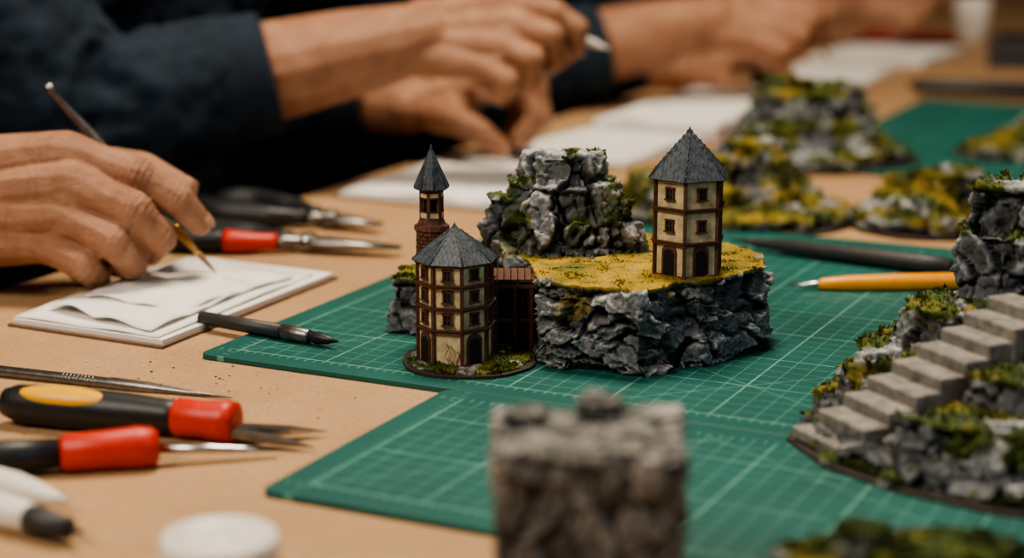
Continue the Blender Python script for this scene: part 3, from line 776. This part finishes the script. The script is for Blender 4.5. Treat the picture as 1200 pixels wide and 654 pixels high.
def nails(J, off, parent, up, k=1.0):
    b = MB(); o = V(off)
    for f in ('index', 'middle', 'ring', 'pinky', 'thumb'):
        p1, p2 = V(J[f][-2])+o, V(J[f][-1])+o; d_ = (p2-p1).normalized()
        u = V(up[f]) if f in up else V(up['*']); u = (u-d_*u.dot(d_)).normalized()
        r = .66*k if f != 'thumb' else .74*k
        c = p2+u*r*.80+d_*0.05; x = d_.cross(u)
        m = Matrix((x, d_, u)).transposed().to_4x4(); m.translation = c
        b.ball(m @ Matrix.Diagonal((.42*k, .55*k, .14*k, 1)), M_nail, 14, 8)
    b.finish('fingernails', parent)

HB = dict(wr=(-31.8, 105, 7.2), wu=(-31.8, 104, 3.2), palm=(-27.2, 105.4, 4.9),
    index=[(-25.0, 104.6, 8.1), (-21.1, 103.9, 7.0), (-18.9, 104.1, 5.6), (-17.8, 104.8, 4.1)],
    middle=[(-24.5, 103.3, 6.6), (-21.0, 102.2, 5.3), (-19.8, 103.2, 3.6), (-20.6, 104.6, 2.5)],
    ring=[(-25.1, 102.8, 4.9), (-22.0, 101.4, 3.7), (-21.4, 102.9, 2.2), (-22.6, 104.3, 1.8)],
    pinky=[(-26.3, 102.8, 3.3), (-23.7, 101.4, 2.4), (-23.4, 102.8, 1.5), (-24.6, 104.0, 1.5)],
    thumb=[(-29.2, 106.4, 6.8), (-25.2, 107.9, 6.9), (-21.5, 107.7, 6.6), (-19.0, 106.9, 5.6)])
HA = dict(wr=(-6.6, 140, 12.3), wu=(-6.4, 138.4, 10.0), palm=(-3.6, 140, 10.2),
    index=[(-.4, 139.6, 13.6), (3.0, 138.9, 13.1), (4.8, 138.8, 11.9), (4.7, 138.9, 10.4)],
    middle=[(-.1, 138.3, 12.2), (2.8, 137.0, 11.5), (3.3, 137.9, 9.8), (2.4, 138.9, 8.9)],
    ring=[(-.7, 137.2, 10.7), (1.5, 135.9, 9.9), (1.4, 137.0, 8.3), (0.1, 138.1, 7.9)],
    pinky=[(-1.9, 136.8, 9.2), (-.2, 135.8, 8.4), (-.8, 136.8, 7.2), (-2.1, 137.6, 7.3)],
    thumb=[(-4.3, 141.0, 10.8), (-1.2, 141.6, 10.7), (1.8, 141.0, 10.3), (4.1, 140.1, 9.9)])
HL = dict(wr=(-8.4, 150.6, 4.4), wu=(-8.4, 153.0, 4.6), palm=(-4.6, 151.6, 3.8),
    index=[(-2.2, 149.6, 6.4), (1.0, 148.4, 6.2), (1.9, 147.5, 4.0), (.5, 147.2, 2.4)],
    middle=[(-1.6, 151.4, 6.7), (1.9, 150.4, 6.1), (2.4, 149.6, 3.7), (1.0, 149.2, 2.1)],
    ring=[(-2.0, 153.3, 6.3), (1.3, 152.6, 5.5), (1.8, 151.8, 3.2), (.4, 151.4, 1.7)],
    pinky=[(-2.9, 155, 5.5), (-.1, 154.6, 4.7), (.5, 154.0, 2.8), (-.7, 153.5, 1.6)],
    thumb=[(-6.2, 149.3, 4.0), (-4.6, 147.4, 3.9), (-2.4, 146.3, 3.0), (-.9, 146.4, 1.7)])

def person(off, right=True, left=True, hand=None, Rarm=None, vox=0.16, torso_off=(0, 0, 0), name='seated_person', hk=1.05):
    o = V(off)
    to = o+V(torso_off)
    e = empty(name, tuple(to+V((-45, 157, 0))))
    P = lambda p: V(p)+to
    rs, ls = P((-44, 134, 22)), P((-30, 168, 22))
    cloth = [(P((-50, 160, -26)), (15, 17, 12), P((-42, 154, 6)), (12, 17, 12)), (P((-42, 154, 6)), (12, 17, 12), P((-37, 151, 20)), (10, 15, 9)),
             (rs, 7.5, P((-37, 151, 24)), 9), (ls, 7.5, P((-37, 151, 24)), 9), (P((-36, 151, 28)), 6.5, P((-34, 150, 32)), 5.6)]
    if Rarm: rel, rcuff, rwr = [V(p) for p in Rarm]
    else: rel, rcuff, rwr = V((-31, 134.5, 5.2))+o, V((-17.8, 137.4, 8.8))+o, V((-6.5, 139.2, 11.2))+o
    cf = []
    def sleeve(sh, el, cu, wr_, r1, r2, rf):
        dd = (wr_-cu).normalized(); end = cu-dd*r2*.9
        cf.append((cu, dd, r2, rf))
        return [(sh, 7.2, el, r1), (el, r1, end, r2)]
    cloth += sleeve(rs, rel, rcuff, rwr, 5.9, 4.35, 3.7)
    if left:
        lel, lcuff, lwr = V((-29, 161, 4.8))+o, V((-11.5, 152.8, 4.8))+o, V((-8.4, 151.8, 4.6))+o
        cloth += sleeve(ls, lel, lcuff, lwr, 5.4, 3.5, 2.7)
    else:
        lel, lcuff, lwr = P((-34, 172, -6)), P((-22, 158, -12)), P((-18, 154, -13))
        cloth += sleeve(ls, lel, lcuff, lwr, 5.6, 4, 3)
    organic('navy_sweatshirt', cloth, 0.5, M_navy, e, 3, folds=0.8, fscale=0.16)
    cb = MB()
    for cu, dd, r_, rf in cf:
        mm = frame(cu, dd, (0, 0, 1)); q_ = [(-r_*1.3, r_*.85), (-r_*1.15, r_*1.05), (-r_*.6, r_*1.08), (-.4, r_*1.05), (0, r_*1.02), (.25, r_*.96), (.2, r_*.9), (-.6, rf*.9), (-1.5, rf*.7)]
        cb.lathe(q_, M_navy, mm, seg=40)
    cb.finish('cuffs', e)
    legs = []
    for s in (-1, 1):
        hip = P((-50+4*s, 160+9*s, -24)); knee = hip+V((36, -17, 0)); ank = knee+V((2, 0, -42))
        legs += [(hip, 9.0, knee, 6.5), (knee, 6.5, ank, 4.2)]
    organic('trousers', legs, 1.0, M_trouser, e, 2)
    sh = MB()
    for s in (-1, 1):
        a_ = P((-50+4*s+38, 160+9*s-17, -71.3))
        sh.ball(Matrix.Translation(a_+V((5, -2, 0))) @ Matrix.Rotation(-.45, 4, 'Z') @ Matrix.Diagonal((12, 4.6, 3.7, 1)), M_black)
    sh.finish('shoes', e)
    hc = P((-29, 147.5, 46)); f = V((.9, -.43, -.25)).normalized(); u = V((.25, -.1, 1)); sd = f.cross(u).normalized(); u = sd.cross(f).normalized()
    hb = [(P((-34, 150, 30)), 5.6, hc-f*2-u*3, 6), (hc-f*2+u*2, 8.6, hc+f*1+u*1.5, 7.8), (hc-u*3+f*2, 6.6, hc+f*4.6-u*8.5, 3.2),
          (hc+f*8.2-u*.2, 1.0, hc+f*10.2-u*3, 1.5), (hc+f*7.6-u*6.2, 1.5, hc+f*7.9-u*6.3, 1.5)]
    for s in (-1, 1): hb += [(hc+sd*s*8.0-u*.5, 1.6, hc+sd*s*8.3-u*3, 1.1), (hc+sd*s*3.2+f*7-u*3.2, 2.3, hc+sd*s*3+f*6.5-u*5, 2)]
    organic('head', hb, 0.5, M_skin, e, 2)
    organic('hair', [(hc-f*3+u*3, 8.9, hc+f*1.5+u*4, 7.6), (hc-f*4-u*3, 7.6, hc-f*3+u*2, 8.6)], 0.6, M_hair, e, 1, folds=.4, fscale=.6)
    ey = MB()
    for s in (-1, 1):
        ey.ball(Matrix.Translation(hc+f*8.0+sd*s*3.1) @ Matrix.Scale(1.15, 4), M_eye); ey.ball(Matrix.Translation(hc+f*8.75+sd*s*3.1-u*.2) @ Matrix.Scale(.55, 4), M_dark)
    mm = frame(hc+f*8.9-u*6.3, u, sd); ey.ball(mm @ Matrix.Diagonal((2.2, .6, .35, 1)), M_nail)
    ey.finish('face_features', e)
    if right:
        J = hand or HA; ho = (0, 0, 0) if hand else off
        hbn, mid, cr = hand_bones(J, ho, hk)
        start = rcuff*1.0 - (rwr-rcuff).normalized()*3
        hbn += [(start, 4.0, rcuff.lerp(rwr, .45), 3.4), (rcuff.lerp(rwr, .45), 3.4, rwr, 2.6), (rwr, 2.6, mid, 2.0)]
        organic('right_hand', hbn, vox, M_skin, e, 4, creases=cr if vox < .2 else ())
        nails(J, ho, e, {'*': (.5, -.8, .4), 'index': (.6, -.35, .7), 'thumb': (0, .5, 1)}, hk)
    if left:
        hbn, mid, cr = hand_bones(HL, off, 1.05)
        hbn += [(lcuff-(lwr-lcuff)*.5, 2.8, lwr, 2.6), (lwr, 2.5, mid, 2.0)]
        organic('left_hand', hbn, vox, M_skin, e, 4)
        nails(HL, off, e, {'*': (.8, -.2, .4), 'thumb': (0, -1, .5)})
    else:
        organic('left_hand', [(lcuff, 3, lwr, 2.6), (lwr, 2.5, lwr+V((7, -4, .5)), 2.0)]+[(lwr+V((5, -3+k*1.2, .5)), 1.1, lwr+V((12, -7+k*1.7, -1)), .8) for k in range(4)]+[(lwr, 1.6, lwr+V((6, -7, .5)), .9)], .3, M_skin, e, 2)
    stl = MB(); sp_ = P((-50, 160, 0))
    stl.lathe([(-45, 15), (-44, 17), (-40.5, 17), (-40, 15)], M_card, Matrix.Translation((sp_.x, sp_.y, 0)), seg=32)
    for i in range(4):
        a_ = math.pi/4+i*math.pi/2; p0_ = V((sp_.x+11*math.cos(a_), sp_.y+11*math.sin(a_), -44)); p1_ = V((sp_.x+16*math.cos(a_), sp_.y+16*math.sin(a_), -75))
        mm, l = along(p0_, p1_); stl.lathe([(0, 1.6), (l, 1.3)], M_steeld, mm, seg=12)
    stl.finish('stool')
    return e
person((0, 0, 0))
person((0, 0, 0), left=False, hand=HB, Rarm=((-55, 107, 6), (-41, 105.4, 6.2), (-32.8, 104.6, 5.3)), vox=0.09, torso_off=(-27, -33, 0), hk=1.14)
person((26.4, 46, -2.9), vox=0.3)
person((49.4, 97, -4.5), vox=0.35)

def brush(p_tip, p_end, name='paint_brush', body=None, r=.3):
    b = MB(); m, L = along(p_tip, p_end)
    b.lathe([(0, .01), (.5, .1), (1.3, .17), (1.7, .17)], M_bristle, m, seg=14)
    b.lathe([(1.6, .18), (1.9, .2), (3.6, r*.85), (3.7, r*.8)], M_brass, m, seg=18)
    b.lathe([(3.6, r*.8), (5.2, r), (L*.75, r*.9), (L-.6, r*.75), (L-.55, r*.9), (L-.1, r*.85), (L, r*.5)], body or M_steeld, m, seg=18)
    b.finish(name)
brush((-17.0, 105.6, 0.9), (-26.6, 107.0, 11.7), r=.34)
b = MB(); m, L = along((7.3, 139.2, 10.3), (-8.5, 143.8, 15.5))
b.lathe([(0, .03), (.5, .12), (1.2, .3), (1.3, .34), (L-.5, .34), (L, .25)], M_white, m, seg=18); b.finish('white_pencil')
brush((31.5, 184.8, 4.0), (26, 187, 13))

# ------------------------------------------------------------------ lights
def area(name, loc, target, size, power, col, sy=None):
    l = bpy.data.lights.new(name, 'AREA'); l.energy = power; l.color = col; l.shape = 'RECTANGLE'; l.size = size*S; l.size_y = (sy or size)*S
    o = bpy.data.objects.new(name, l); COL.objects.link(o); o.location = V(loc)*S
    o.rotation_euler = (V(target)-V(loc)).to_track_quat('-Z', 'Y').to_euler(); return o
area('ceiling_lamp_key', (5, 128, 150), (2, 92, 0), 45, 33, (1, .85, .66))
area('side_fill_light', (-95, 5, 120), (0, 90, 0), 50, 19, (1, .87, .72))  # unseen fill from front left, added to brighten the camera-facing sides
area('cool_fill_light', (150, -60, 120), (5, 95, 0), 120, 8, (.75, .87, 1))  # added weak cool fill; the room has no window here
w_ = bpy.data.worlds.new('World'); scene.world = w_; w_.use_nodes = True
w_.node_tree.nodes['Background'].inputs[0].default_value = (.1, .12, .15, 1); w_.node_tree.nodes['Background'].inputs[1].default_value = .3
try:
    scene.view_settings.look = 'AgX - Medium High Contrast'
except Exception as ex:
    print(ex)

# ------------------------------------------------------------------ camera
cam = bpy.data.cameras.new('camera'); co = bpy.data.objects.new('camera', cam); COL.objects.link(co)
cam.sensor_width = 36; cam.lens = 66; cam.clip_start = 0.01
co.location = (0, 0, .25); co.rotation_euler = (math.radians(77), 0, 0)
cam.dof.use_dof = True; cam.dof.focus_distance = .925; cam.dof.aperture_fstop = 4.2; cam.dof.aperture_blades = 0
scene.camera = co
